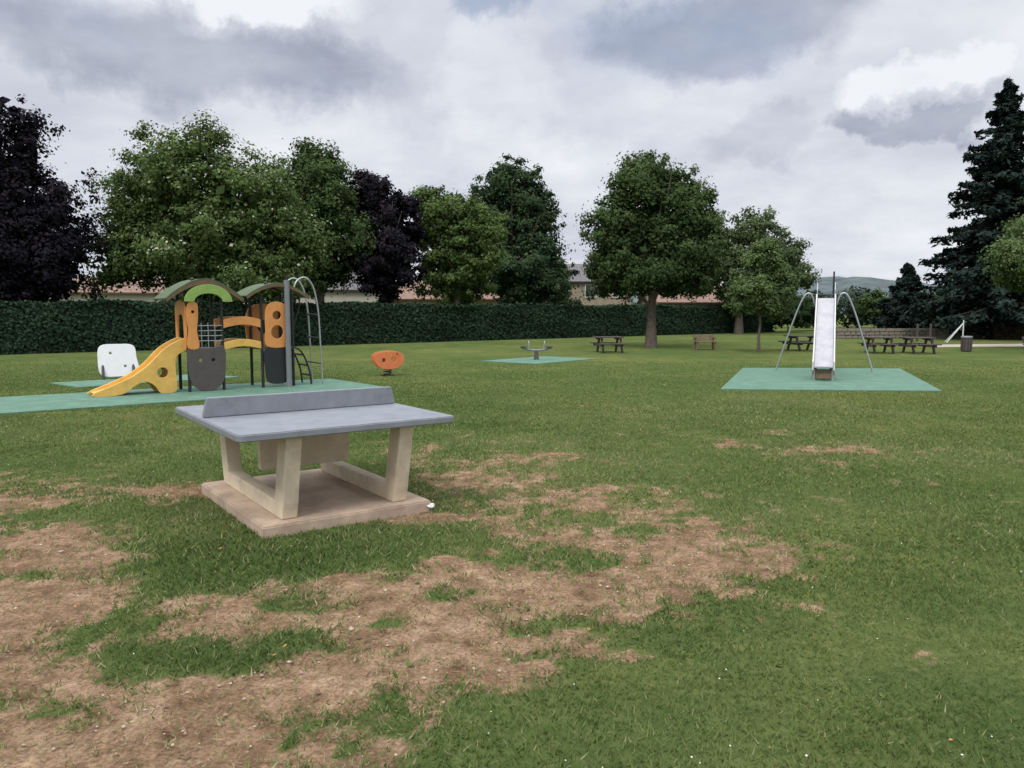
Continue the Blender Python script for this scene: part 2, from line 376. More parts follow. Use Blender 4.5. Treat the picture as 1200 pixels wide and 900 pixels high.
PAD3=[(4.24,15.6),(8.6,15.25),(10.8,21.3),(6.5,21.6)]
PAD4=[(-1.0,24.6),(.7,23.2),(2.9,25.8),(1.1,27.2)]
for P_ in (PAD1,PAD2,PAD3,PAD4): keep&=~inpoly(x,d,P_)
x=x[keep];d=d[keep];mk=mk[keep];lu=lu[keep];nz=nz[keep];wd_=wd_[keep]; n=len(x)
h=(.012+.013*rng.random(n)+.014*lu)*(1+.012*d)*(1-.35*mk); w=(.0024+.0007*d)*rng.uniform(.7,1.3,n)
ang=rng.uniform(0,6.283,n); lean=rng.uniform(.6,1.9,n)*h; la=rng.uniform(0,6.283,n)
B0=np.stack([x,d,np.full(n,-.010)],1); wv=np.stack([np.cos(ang)*w,np.sin(ang)*w,np.zeros(n)],1)
tip=B0+np.stack([np.cos(la)*lean,np.sin(la)*lean,h+.008],1)
V=np.stack([B0-wv,B0+wv,tip],1).reshape(-1,3)
t=.45+.12*nz+.24*wd_-.24*lu+rng.normal(0,.09,n)+.28*mk
dry=rng.random(n)<(.05+.5*mk+.25*np.clip(wd_-.1,0,1)); t=np.where(dry,rng.uniform(.65,1.0,n),t)
np_mesh('grass',V,3,M['blade'],np.clip(t,0,1))
n=50000; d=1.6+rng.random(n)*9; x=rng.uniform(-1,1,n)*(.74*d+1); k=(lookup(mask,x,d)>.25)&(rng.random(n)<.85); x=x[k];d=d[k];n=len(x)
a_=rng.uniform(0,6.283,n); ln=rng.uniform(.01,.04,n); z=rng.uniform(-.012,.004,n)
p0=np.stack([x,d,z],1); dv=np.stack([np.cos(a_)*ln,np.sin(a_)*ln,rng.uniform(0,.35,n)*ln],1); pv=np.stack([-np.sin(a_)*.0018,np.cos(a_)*.0018,np.zeros(n)],1)
V=np.stack([p0-pv,p0+pv,p0+dv],1).reshape(-1,3)
np_mesh('dead_grass',V,3,M['blade'],rng.uniform(.7,1,n))
M['stonebit']=leaf_mat('pebble',[(0,(.15,.10,.07)),(.6,(.34,.26,.18)),(1,(.55,.46,.36))])
n=7000; d=1.6+rng.random(n)*7; x=rng.uniform(-1,1,n)*(.74*d+.5); k=(lookup(mask,x,d)>.55); x=x[k];d=d[k];n=len(x)
s=rng.uniform(.002,.010,n)*np.where(rng.random(n)<.04,1.8,1); c=np.stack([x,d,np.full(n,-.014)],1)
oct_=np.array([[1,0,0],[0,1,0],[-1,0,0],[0,-1,0],[0,0,.8]]); tri=[(0,1,4),(1,2,4),(2,3,4),(3,0,4)]
jit=rng.uniform(.6,1.4,(n,5,1)); rot=rng.uniform(0,6.28,n)
pv=oct_[None]*jit*s[:,None,None]; cx_=pv[:,:,0]*np.cos(rot)[:,None]-pv[:,:,1]*np.sin(rot)[:,None]; cy_=pv[:,:,0]*np.sin(rot)[:,None]+pv[:,:,1]*np.cos(rot)[:,None]
pv=np.stack([cx_,cy_,pv[:,:,2]+.004],2)+c[:,None,:]
V=pv[:,[i for t_ in tri for i in t_],:].reshape(-1,3)
np_mesh('pebbles',V,3,M['stonebit'],np.repeat(rng.random(n),4))
n=260; d=2.2+rng.random(n)*12; x=rng.uniform(-1,1,n)*(.7*d); k=lookup(mask,x,d)<.3; x=x[k];d=d[k];n=len(x)
P=np.stack([x,d,np.full(n,.022)],1); N=np.tile([0,-.3,1.],(n,1))+rng.normal(size=(n,3))*.2
M['daisy']=surf_mat('daisy_white',(.6,.6,.55),.8,.1)
np_mesh('daisies',leaf_quads(P,N,rng.uniform(.005,.010,n),1.1),4,M['daisy'])
M['deadleaf']=surf_mat('fallen_leaf',(.45,.2,.06),.8,.3)
n=60; d=2.3+rng.random(n)*7; x=rng.uniform(-1,1,n)*(.7*d); P=np.stack([x,d,np.full(n,.018)],1); N=np.tile([0,-.2,1.],(n,1))+rng.normal(size=(n,3))*.3
np_mesh('fallen_leaves',leaf_quads(P,N,rng.uniform(.008,.018,n),1.6),4,M['deadleaf'])
Ts=[];vv=[]
for k in range(26):
    if k<3: wx0,wy0=[(1.42,2.95),(1.55,3.05),(1.2,3.35)][k]
    else: wy0=random.uniform(2.8,8); wx0=random.uniform(-.2,.65)*wy0
    for j in range(random.randint(6,10)):
        a_=random.uniform(0,6.28); l_=random.uniform(.015,.036); wl=l_*.2; up=random.uniform(.2,.6)
        c0=np.array([wx0,wy0,0.0]); dr=np.array([math.cos(a_),math.sin(a_),up]); sd_=np.array([-math.sin(a_),math.cos(a_),0])
        vv+= [c0,c0+dr*l_*.6+sd_*wl,c0+dr*l_*np.array([1,1,.8]),c0+dr*l_*.6-sd_*wl]; Ts.append(random.uniform(.3,.6))
np_mesh('lawn_weeds',np.array(vv),4,M['blade'],np.array(Ts))

# ---------------------------------------------------------------- play surfaces, path
def pad(name,poly,mat,h=.022):
    bm=bmesh.new(); vs=[bm.verts.new((p[0],p[1],-.03)) for p in poly]; f=bm.faces.new(vs)
    r=bmesh.ops.extrude_face_region(bm,geom=[f])
    for v in [g for g in r['geom'] if isinstance(g,bmesh.types.BMVert)]: v.co.z=h
    bmesh.ops.recalc_face_normals(bm,faces=list(bm.faces))
    bmesh.ops.bevel(bm,geom=[e for e in bm.edges if all(v.co.z>0 for v in e.verts)],offset=.012,segments=2,affect='EDGES')
    return bm_obj(name,bm,mat)
pad('safety_surface',PAD1,M['teal']); pad('safety_surface.001',PAD2,M['teal']); pad('safety_surface.002',PAD3,M['teal']); pad('safety_surface.003',PAD4,M['teal'])
pad('gravel_path',[(19,34.5),(60,41),(60,45),(19,36.8)],M['path'],.006)

# ---------------------------------------------------------------- ping pong table
T=empty('table_tennis_table',-1.71,6.41,0,ta)
bm=bmesh.new(); bmesh.ops.create_cube(bm,size=1)
for v in bm.verts: v.co=Vector((v.co.x*1.36,v.co.y*1.75,v.co.z*.14))
bmesh.ops.bevel(bm,geom=list(bm.edges),offset=.012,segments=2,affect='EDGES')
bm_obj('base_slab',bm,M['slab'],T,(0,0,.01))
bm=bmesh.new(); W,Ln=1.72,1.94; cr=.05
o2=[]
for sx,sy,a0 in ((1,1,0),(-1,1,90),(-1,-1,180),(1,-1,270)):
    for k in range(5):
        a_=R(a0+90*k/4); o2.append((sx*(W/2-cr)+cr*math.cos(a_),sy*(Ln/2-cr)+cr*math.sin(a_)))
f=bm.faces.new([bm.verts.new((p[0],p[1],.712)) for p in o2])
r=bmesh.ops.extrude_face_region(bm,geom=[f])
for v in [g for g in r['geom'] if isinstance(g,bmesh.types.BMVert)]: v.co.z=.765
bmesh.ops.recalc_face_normals(bm,faces=list(bm.faces))
bmesh.ops.bevel(bm,geom=[e for e in bm.edges if abs(e.verts[0].co.z-e.verts[1].co.z)<1e-5],offset=.008,segments=3,affect='EDGES')
bm_obj('table_top',bm,M['top'],T)
plate('net_panel',[(-.83,0),(.83,0),(.83,.03),(.80,.155),(-.80,.155),(-.83,.03)],[],.045,M['top'],T,(0,.08,.767))
for sx in (-.45,.45):
    tag='left' if sx<0 else 'right'
    out_=[(-.82,.08),(.82,.08),(.86,.2),(.98,.710),(.80,.710),(.66,.20),(-.66,.20),(-.80,.710),(-.98,.710),(-.86,.2)]
    out_=[(a_*.93,b) for a_,b in out_]
    plate('leg_frame_'+tag,out_,[],.12,M['conc'],T,(sx,0,.001),R(90))
box('centre_wall',(.78,.09,.42),(0,.12,.50),M['conc'],T)
box('top_rail_left',(.10,1.3,.05),(-.45,0,.685),M['conc'],T); box('top_rail_right',(.10,1.3,.05),(.45,0,.685),M['conc'],T)
bm=bmesh.new(); bmesh.ops.create_icosphere(bm,subdivisions=3,radius=.04)
for v in bm.verts: v.co*=1+.4*mn.noise(v.co*40); v.co.z*=.5
bm_obj('crumpled_paper',bm,M['white'],None,(-.66,6.1,.035))

# ---------------------------------------------------------------- right slide
ax=math.atan2(.927,.376)-math.pi/2
S=empty('playground_slide',8.27,20.35,.02,ax)
H=1.9; Ls=3.15
prof=[(0,H),(-.25,H-.02)]+[(-.25-(Ls-.75)*t,H-.05-(H-.42)*t) for t in (0.05,.25,.5,.75,1)]+[(-Ls+.25,.32),(-Ls,.30)]
bm=bmesh.new(); rows=[]
for yy,zz in prof: rows.append([bm.verts.new((sx,yy,zz)) for sx in (-.2,.2)])
for i in range(len(rows)-1): bm.faces.new((rows[i][0],rows[i][1],rows[i+1][1],rows[i+1][0]))
o=bm_obj('chute',bm,M['chute'],S); md=o.modifiers.new('s','SOLIDIFY'); md.thickness=.03
for sx in (-.225,.225):
    out_=[(y,z+.14) for y,z in prof]+[(y,z-.06) for y,z in reversed(prof)]
    plate('chute_side',out_,[],.035,M['chside'],S,(sx,0,0),R(90))
    plate('side_trim',[(y,z-.06) for y,z in prof[2:]]+[(y,z-.16) for y,z in reversed(prof[2:])],[],.03,M['tanw'],S,(sx*1.0,0,-.004),R(90))
sl_a=math.atan2(H-.42,Ls-.75)
for i in range(1,9):
    t=i/9; box('chute_seam',(.4,.05,.014),(0,-.25-(Ls-.75)*t,H-.05-(H-.42)*t+.016),M['gpost'],S,(sl_a,0,0),.002)
for sx in (-.2,.2): tubes('run_out_leg',[([(sx,-Ls+.1,0),(sx,-Ls+.1,.26)],.03)],M['steel'],S)
box('run_out_panel',(.46,.04,.22),(0,-Ls+.14,.15),M['tanw'],S)
box('platform',(.5,.6,.05),(0,.3,H-.04),M['dgrey'],S)
for sx in (-1,1):
    pts=smooth_path([(sx*.27,.1,1.75),(sx*.36,.1,2.02),(sx*.52,.1,2.0),(sx*.75,.1,1.45),(sx*1.2,.1,0)],8)
    tubes('support_leg',[(pts,.023)],M['steel'],S)
    pts=smooth_path([(sx*.22,1.5,0),(sx*.22,.62,1.9),(sx*.22,.55,2.25),(sx*.22,.3,2.34),(sx*.22,.12,2.15),(sx*.22,.1,1.9)],8)
    tubes('ladder_rail',[(pts,.014)],M['steel'],S)
for i in range(7):
    t=(i+.5)/7; tubes('rung',[([(-.22,1.5-.88*t,1.9*t),(.22,1.5-.88*t,1.9*t)],.02)],M['steel'],S)
tubes('cross_bar',[([(-.36,.1,2.02),(.36,.1,2.02)],.02)],M['black'],S)
tubes('post',[([(.18,.62,0),(.18,.62,2.65)],.022)],M['black'],S)
tubes('platform_post',[([(-.2,.55,0),(-.2,.55,H)],.035),([(.2,.55,0),(.2,.55,H)],.035)],M['black'],S)

# ---------------------------------------------------------------- climbing unit (left)
ca=math.atan2(.61,.79)
C=empty('climbing_frame',-7.85,14.3,.02,ca)
side=[(0,0),(-.02,.07),(.3,.2),(.65,.36),(.95,.58),(1.2,.84),(1.45,1.0),(1.66,1.06),(1.68,.86),(1.46,.72),(1.42,.5),(1.44,.1),(1.36,.0),(1.14,.0),(1.02,.16),(.86,.24),(.68,.17),(.45,.02)]
for yy in (-.24,.24):
    plate('slide_side',sm2(side,4),[circ(1.18,.40,.1)],.05,M['yellow'],C,(0,yy,0))
bm=bmesh.new(); sp=[(0,.06),(.3,.12),(.65,.27),(.95,.48),(1.2,.72),(1.45,.85),(1.66,.86)]
rows=[[bm.verts.new((a_,yy,b)) for yy in (-.22,.22)] for a_,b in sp]
for i in range(len(rows)-1): bm.faces.new((rows[i][0],rows[i+1][0],rows[i+1][1],rows[i][1]))
o=bm_obj('slide_chute',bm,M['yellow'],C); md=o.modifiers.new('s','SOLIDIFY'); md.thickness=.02
def tower(cx,tag,hgt):
    for ix in (-.33,.33):
        for iy in (-.33,.33):
            tubes('post_'+tag,[([(cx+ix,iy,0),(cx+ix,iy,hgt)],.032)],M['black'],C)
    box('platform_'+tag,(.72,.72,.05),(cx,0,.82),M['dgrey'],C)
def roof(cx,tag,z0,span,rise,mat,frontmat,tilt=0):
    n=14
    arc=[(-span/2+span*i/n, rise*(1-abs(2*i/n-1)**1.7)) for i in range(n+1)]
    bm=bmesh.new(); rows=[[bm.verts.new((a_,yy,b)) for yy in (-.47,.47)] for a_,b in arc]
    for i in range(n): bm.faces.new((rows[i][0],rows[i+1][0],rows[i+1][1],rows[i][1]))
    o=bm_obj('roof_'+tag,bm,mat,C,(cx,0,z0),(0,tilt,0)); md=o.modifiers.new('s','SOLIDIFY'); md.thickness=.035
    inner=[(a_*.86,b*.72-.01) for a_,b in reversed(arc)]
    for yy in (-.45,.45):
        plate('roof_arch_'+tag,[(a_*.98,b-.02) for a_,b in arc]+[(span*.49,-.07)]+inner[1:-1]+[(-span*.48,-.07)],[],.04,frontmat,C,(cx,yy,z0))
    for i in (-.2,.2):
        bm=bmesh.new(); bmesh.ops.create_uvsphere(bm,u_segments=10,v_segments=6,radius=.04); bm_obj('roof_knob_'+tag,bm,M['black'],C,(cx+i,-.3,z0+rise*.93),smooth=True)
tower(1.98,'left',1.95); tower(3.44,'right',1.95)
roof(1.98,'left',1.83,1.5,.40,M['roofg'],M['brown'])
roof(3.44,'right',1.9,1.35,.28,M['roofg'],M['brown'])
arch=[(.46*math.cos(R(a_)),-.03+.34*math.sin(R(a_))) for a_ in range(0,181,15)]
archi=[(.27*math.cos(R(a_)),-.03+.16*math.sin(R(a_))) for a_ in range(180,-1,-15)]
plate('arch_panel',arch+archi,[],.03,M['lime'],C,(2.02,-.50,1.80))
plate('shield_panel',sm2([(-.34,.86),(-.36,.45),(-.3,.15),(-.12,.0),(.12,.0),(.3,.15),(.36,.45),(.34,.86),(.1,.84),(-.1,.84)],4),[circ(-.12,.6,.035),circ(.12,.6,.035)],.04,M['dgrey'],C,(1.98,-.38,.02))
plate('side_gate',sm2([(-.34,.86),(-.36,1.3),(-.3,1.75),(.3,1.75),(.36,1.3),(.34,.86),(.26,.86),(.22,1.25),(.15,1.5),(-.15,1.5),(-.22,1.25),(-.26,.86)],4),[],.04,M['orange'],C,(1.62,0,0),R(90))
plate('gate_panel_left',sm2([(-.11,.87),(-.09,1.2),(-.12,1.5),(-.08,1.74),(.08,1.74),(.1,1.5),(.07,1.2),(.1,.87)],4),[circ(0,1.57,.03)],.04,M['orange'],C,(1.74,-.385,0))
for k in range(4): tubes('guard_rail',[([(1.84,-.36,1.0+.1*k),(2.3,-.36,1.0+.1*k)],.008)],M['steel'],C)
for k in range(3): tubes('guard_bar',[([(1.9+.13*k,-.36,.86),(1.9+.13*k,-.36,1.36)],.008)],M['steel'],C)
plate('orange_panel',sm2([(-.23,.86),(-.25,1.2),(-.24,1.6),(-.12,1.76),(.12,1.76),(.24,1.6),(.25,1.2),(.23,.86)],4),[circ(0,1.5,.09),circ(0,1.15,.13,.14)],.04,M['orange'],C,(3.42,-.38,0))
plate('orange_panel_back',sm2([(-.33,.86),(-.33,1.65),(.33,1.65),(.33,.86)],4),[circ(0,1.25,.15)],.03,M['orange'],C,(3.42,.38,0))
plate('play_panel_lower',sm2([(-.25,.82),(-.27,.4),(-.2,.1),(.2,.1),(.27,.4),(.25,.82)],4),[],.04,M['black'],C,(3.42,-.37,0))
tubes('mast',[([(3.62,-.46,0),(3.62,-.46,2.23)],.055)],M['gpost'],C,res=5)
for yy in (-.33,.33):
    n=10
    for nm,z0,hh,mt in (('bridge_rail',1.24,.17,'orange'),('bridge_beam',.80,.15,'yellow')):
        top=[(2.33+.78*i/n,z0+hh+.07*math.sin(math.pi*i/n)) for i in range(n+1)]
        bot=[(2.33+.78*i/n,z0+.07*math.sin(math.pi*i/n)) for i in range(n,-1,-1)]
        plate(nm,top+bot,[],.04,M[mt],C,(0,yy,0))
for i in range(8):
    s_=2.36+.1*i; box('bridge_plank',(.085,.6,.03),(s_+.02,0,.84+.06*math.sin(math.pi*(i+.5)/8)),M['tanw'],C)
for yy in (-.28,.28):
    pts=smooth_path([(3.8,yy,1.9),(3.9,yy,2.2),(4.1,yy,2.3),(4.28,yy,2.1),(4.38,yy,1.6),(4.42,yy,.8),(4.45,yy,0)],8)
    tubes('arch_climber_rail',[(pts,.018)],M['steel'],C)
    pts=smooth_path([(3.79,yy*.8,.86),(3.86,yy*.8,1.3),(3.98,yy*.8,1.7),(3.95,yy*.8,1.9),(3.8,yy*.8,1.95)],8)
    tubes('hand_rail',[(pts,.016)],M['black'],C)
    pts=smooth_path([(3.8,yy*.9,.84),(4.0,yy*.9,.7),(4.15,yy*.9,.35),(4.2,yy*.9,0)],6)
    tubes('step_rail',[(pts,.02)],M['black'],C)
for z_,s_ in ((.2,4.19),(.42,4.12),(.65,4.03)): tubes('rung',[([(s_,-.25,z_),(s_,.25,z_)],.022)],M['black'],C)
for z_ in (.45,1.0,1.5): 
    tubes('arch_rung',[(smooth_path([(4.41,-.28,z_),(4.25,0,z_+.03),(4.41,.28,z_)],6),.014)],M['black'],C)

Wb=empty('balance_board',-9.25,18.0,.02,R(28))
bd=plate('board',sm2([(-.36,.1),(-.42,.5),(-.36,.8),(0,.84),(.34,.8),(.4,.5),(.42,.12),(0,.05)],4),[circ(-.15,.62,.03),circ(.15,.3,.03)],.05,M['white'],Wb,(0,0,0))
bd.rotation_euler=(R(-16),0,0)
for sx in (-.32,.32): tubes('foot',[(smooth_path([(sx,-.1,0),(sx,.0,.2),(sx,.18,.35),(sx,.35,0)],6),.03)],M['black'],Wb)

K=empty('spring_rocker',-3.1,19.1,0,R(25))
pts=[(.10*math.cos(a_*.5),.10*math.sin(a_*.5),.02+a_*.0048) for a_ in range(0,50)]
tubes('spring',[(pts,.014)],M['black'],K)
box('ground_plate',(.3,.3,.03),(0,0,.012),M['black'],K)
for yy in (-.13,.13):
    plate('rocker_side',sm2([(-.34,.34),(-.38,.48),(-.28,.58),(-.05,.62),(.2,.61),(.36,.52),(.38,.38),(.28,.24),(.05,.17),(-.2,.2)],4),[circ(.12,.42,.07),circ(-.14,.4,.05)],.03,M['red'],K,(0,yy,0))
box('seat',(.3,.22,.03),(-.08,0,.47),M['dgrey'],K)
tubes('handle',[([(.2,-.2,.56),(.2,.2,.56)],.014)],M['black'],K)
Z=empty('seesaw',.8,25.2,.02,R(5))
tubes('pedestal',[([(0,0,0),(0,0,.3)],[.09,.05])],M['dgrey'],Z)
tubes('beam',[(smooth_path([(-.5,0,.40),(-.2,0,.32),(.2,0,.32),(.5,0,.40)],5),.035)],M['gpost'],Z)
for sx in (-1,1):
    box('seat',(.24,.22,.035),(sx*.42,0,.43),M['dgrey'],Z)
    tubes('handle',[(smooth_path([(sx*.26,-.1,.36),(sx*.26,-.1,.58),(sx*.26,.1,.58),(sx*.26,.1,.36)],5),.014)],M['steel'],Z)

# ---------------------------------------------------------------- furniture
def picnic(x,y,rz,w=1.5,m='wood'):
    e=empty('picnic_table',x,y,0,rz)
    for i in range(5): box('top_plank',(w,.13,.04),(0,-.29+.145*i,.60),M[m],e)
    for sy in (-1,1):
        for k in range(2): box('seat_plank',(w,.13,.04),(0,sy*(.60+.145*k),.36),M[m],e)
    for sx in (-1,1):
        box('seat_bearer',(.06,1.5,.09),(sx*w*.34,0,.295),M[m],e); box('top_bearer',(.06,.7,.07),(sx*w*.34,0,.545),M[m],e)
        for sy in (-1,1): box('leg',(.07,.09,.69),(sx*w*.34+.068,sy*.34,.285),M[m],e,(sy*R(27),0,0))
    return e
def bench(x,y,rz,w=1.4,m='wood'):
    e=empty('park_bench',x,y,0,rz)
    for i in range(3): box('seat_slat',(w,.12,.035),(0,-.14+.14*i,.34),M[m],e)
    for i in range(2): box('back_slat',(w,.03,.11),(0,.23+.02*i,.45+.13*i),M[m],e,(R(-8),0,0))
    for sx in (-1,1):
        box('front_leg',(.07,.07,.32),(sx*w*.42,-.14,.16),M[m],e); box('back_leg',(.07,.06,.64),(sx*w*.42,.18,.31),M[m],e,(R(-5),0,0))
        box('arm_rest',(.06,.42,.04),(sx*w*.42,.02,.50),M[m],e); 
    return e
picnic(3.75,30.0,R(8),1.1); picnic(14.1,29.6,R(-6),1.0); picnic(15.5,29.4,R(-4),1.1); picnic(11.9,31.5,R(10),1.3)
bench(8.05,32,R(4),.9,'tanw'); bench(20.1,29.2,R(-8),1.1)
def bin_(x,y):
    e=empty('litter_bin',x,y)
    bm=bmesh.new(); bmesh.ops.create_cone(bm,cap_ends=True,segments=20,radius1=.17,radius2=.19,depth=.56); bm_obj('body',bm,M['wood'],e,(0,0,.29))
    bm=bmesh.new(); bmesh.ops.create_cone(bm,cap_ends=True,segments=20,radius1=.215,radius2=.18,depth=.05); bm_obj('lid',bm,M['gpost'],e,(0,0,.6))
    for a_ in range(12): box('stave',(.07,.018,.5),(.195*math.cos(a_*.5236),.195*math.sin(a_*.5236),.29),M['dgrey'],e,(0,0,a_*.5236+R(90)))
bin_(18.1,30.6)
e=empty('goal_frame',23.1,39.5,0,R(-10))
tubes('frame',[([(-.7,0,0),(.05,0,1.0)],.03),([(.05,0,0),(.05,0,1.15)],.03),([(-.5,.8,0),(.05,0,1.0)],.03)],M['white'],e)
e=empty('stone_wall',24.5,46,0,R(6))
for r_ in range(3):
    xx=-5.5+random.uniform(0,.2)
    while xx<3.5:
        w_=random.uniform(.3,.6); box('stone',(w_-.02,.34,.19),(xx+w_/2,random.uniform(-.02,.02),.09+.2*r_),M['wall'],e,(0,0,random.uniform(-.03,.03)),.03); xx+=w_
e=empty('fence_post',21.6,41,0); 
for i in range(2): box('post',(.09,.09,.95),(i*.7,0,.47),M['wood'],e)
e=empty('utility_pole',27.5,72); tubes('pole',[([(0,0,0),(0,0,6.0)],[.09,.06])],M['wood'],e); box('cross_arm',(.9,.08,.08),(0,-.15,5.6),M['wood'],e)

# ---------------------------------------------------------------- houses
def house(name,x,y,w,d,he,hr,rz,wm,rm,chim=True,gw=True):
    e=empty(name,x,y,0,rz)
    bm=bmesh.new()
    v=[bm.verts.new(c) for c in [(-w/2,-d/2,-.2),(w/2,-d/2,-.2),(w/2,d/2,-.2),(-w/2,d/2,-.2),(-w/2,-d/2,he),(w/2,-d/2,he),(w/2,d/2,he),(-w/2,d/2,he),(-w/2,0,hr),(w/2,0,hr)]]
    for f in [(0,1,5,4),(2,3,7,6),(0,4,8,7,3),(1,2,6,9,5),(4,5,9,8),(6,7,8,9)]: bm.faces.new([v[i] for i in f])
    bm_obj('walls',bm,M[wm],e)
    sl=math.atan2(hr-he,d/2); ln=math.hypot(hr-he,d/2)+.35
    for s_ in (-1,1):
        cy=s_*(ln/2-.02)*math.cos(sl); cz=hr-(ln/2-.02)*math.sin(sl)+.09
        box('roof_slope',(w+.5,ln,.12),(0,cy,cz),M[rm],e,(-s_*sl,0,0),.01)
    nw=max(2,int(w/2.2))
    for fl in ((1.4,),(1.4,3.3))[he>3.5]:
        for i in range(nw):
            xx=-w/2+w*(i+.5)/nw
            box('window_frame',(1.0,.08,1.1),(xx,-d/2-.03,fl),M['white'],e); box('window_glass',(.84,.03,.94),(xx,-d/2-.075,fl),M['glass'],e); box('window_bar',(.05,.03,.94),(xx,-d/2-.092,fl),M['white'],e,bev=.002)
        if gw:
            for sx in (-1,1):
                box('gable_window_frame',(.08,.8,.8),(sx*(w/2+.03),0,fl),M['white'],e); box('gable_window',(.03,.66,.66),(sx*(w/2+.075),0,fl),M['glass'],e)
    box('door',(.9,.06,2.0),(w*.08,-d/2-.03,1.0),M['tanw'],e)
    if chim: box('chimney',(.6,.6,1.2),(w*.4,0,hr+.3),M[wm],e)
house('stone_house',6.4,68,7,6.0,4.1,5.6,R(4),'stone','slate',False)
house('stone_house.001',-30.5,58,9,7,2.9,4.0,R(20),'render','tile')
house('brick_bungalow',15.3,64,8,6,2.3,3.6,R(5),'stone','tile')
house('white_house',-13.6,60,6,6,3.2,4.8,R(15),'render','slate')
house('stone_house.002',-6,66,9,6,2.6,4.0,R(5),'stone','tile')
house('garden_shed',34.5,66,4,3,1.0,1.7,R(12),'wood','slate',False)

# ---------------------------------------------------------------- hedges and trees
hedge('hedge',(-34,17.0),(20,60.5),1.95,1.3,130000,M['hedge'],.10)
hedge('beech_hedge',(27.6,44.5),(48,42),2.05,1.2,26000,M['brownhedge'],.10)
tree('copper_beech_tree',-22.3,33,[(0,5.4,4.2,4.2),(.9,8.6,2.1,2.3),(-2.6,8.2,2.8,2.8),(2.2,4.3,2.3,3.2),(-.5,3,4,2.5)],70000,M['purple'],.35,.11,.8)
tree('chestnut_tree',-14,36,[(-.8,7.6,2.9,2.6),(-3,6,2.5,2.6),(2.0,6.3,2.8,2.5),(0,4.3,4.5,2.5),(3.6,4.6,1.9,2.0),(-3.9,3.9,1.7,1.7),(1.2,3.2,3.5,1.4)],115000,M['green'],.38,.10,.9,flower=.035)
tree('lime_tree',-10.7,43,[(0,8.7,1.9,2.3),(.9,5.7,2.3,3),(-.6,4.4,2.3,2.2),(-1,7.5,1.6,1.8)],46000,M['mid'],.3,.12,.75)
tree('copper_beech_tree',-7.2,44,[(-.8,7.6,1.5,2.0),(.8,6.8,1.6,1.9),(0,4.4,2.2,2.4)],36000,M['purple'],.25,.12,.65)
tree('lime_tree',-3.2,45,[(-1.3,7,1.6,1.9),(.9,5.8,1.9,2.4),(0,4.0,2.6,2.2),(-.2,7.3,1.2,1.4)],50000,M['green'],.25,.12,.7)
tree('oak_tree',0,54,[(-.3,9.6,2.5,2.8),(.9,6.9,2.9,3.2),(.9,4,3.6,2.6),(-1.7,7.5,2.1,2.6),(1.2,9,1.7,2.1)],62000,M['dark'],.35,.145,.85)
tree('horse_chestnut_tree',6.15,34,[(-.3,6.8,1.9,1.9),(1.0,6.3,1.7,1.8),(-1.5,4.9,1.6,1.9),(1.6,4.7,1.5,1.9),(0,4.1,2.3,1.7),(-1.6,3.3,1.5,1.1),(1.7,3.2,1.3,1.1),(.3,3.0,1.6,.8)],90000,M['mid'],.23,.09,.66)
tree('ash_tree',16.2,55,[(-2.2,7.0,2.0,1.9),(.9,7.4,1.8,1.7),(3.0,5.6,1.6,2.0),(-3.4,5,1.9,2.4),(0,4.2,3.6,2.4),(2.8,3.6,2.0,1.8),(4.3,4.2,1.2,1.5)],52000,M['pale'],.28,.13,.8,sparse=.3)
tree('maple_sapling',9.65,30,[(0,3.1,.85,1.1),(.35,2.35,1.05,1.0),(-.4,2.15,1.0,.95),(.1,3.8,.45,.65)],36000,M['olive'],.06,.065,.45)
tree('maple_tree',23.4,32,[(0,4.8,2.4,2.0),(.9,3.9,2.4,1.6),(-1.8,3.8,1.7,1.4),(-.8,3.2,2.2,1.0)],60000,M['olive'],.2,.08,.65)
tree('oak_tree',-33,25,[(0,6,4,4),(2,4.5,3,3),(-2,4,3,3)],26000,M['mid'],.35,.14,.8)
tree('hazel_shrub',28.2,60,[(0,1.9,1.3,1.4),(1,1.5,1.2,1.2)],9000,M['mid'],.06,.13,.5)
tree('yew_shrub',32.3,58,[(0,1.7,1.6,1.5),(1.5,1.3,1.2,1.2)],9000,M['dark'],.08,.13,.5)
tree('hazel_shrub',21.5,60,[(0,1.7,1.5,1.4),(-1.5,1.5,1.2,1.2)],9000,M['dark'],.06,.13,.5)
tree('elder_shrub',3.6,59,[(0,1.9,1.1,1.4),(1,1.5,1.0,1.1)],8000,M['dark'],.06,.13,.5)
tree('hazel_shrub',25.4,64,[(0,1.9,1.7,1.5),(-1.5,1.6,1.2,1.2)],9000,M['dark'],.06,.13,.5)
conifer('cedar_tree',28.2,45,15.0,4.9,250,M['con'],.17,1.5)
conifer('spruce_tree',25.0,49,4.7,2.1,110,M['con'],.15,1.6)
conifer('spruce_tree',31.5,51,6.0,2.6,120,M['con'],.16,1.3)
lob=[]
for i in range(80):
    xx=-75+i*2.2+random.uniform(-1,1); rr=random.uniform(1.5,2.6)*(.8 if xx>5 else 1); lob.append((xx,rr*.75+.1+random.uniform(0,1.0)*(.6 if xx>5 else 1),rr,rr*.9))
e=empty('distant_treeline',0,78); 
Ps=[];Ns=[];Ts=[];Ss=[]
for l in lob:
    m_=900; dd=nrm(rng.normal(size=(m_,3))); yo=(-.12*max(l[0]-0,0))
    Ps.append(np.array([l[0],yo+random.uniform(-3,3),l[1]])+dd*np.array([l[2],l[2],l[3]])*rng.uniform(.7,1.12,m_)[:,None]); Ns.append(dd+rng.normal(size=(m_,3))*.4); Ss.append(rng.uniform(.15,.38,m_)); Ts.append(np.clip(.4+random.uniform(-.25,.25)+.25*dd[:,2]+rng.normal(0,.12,m_),0,1))
P=np.concatenate(Ps); P[:,2]=np.maximum(P[:,2],.1)
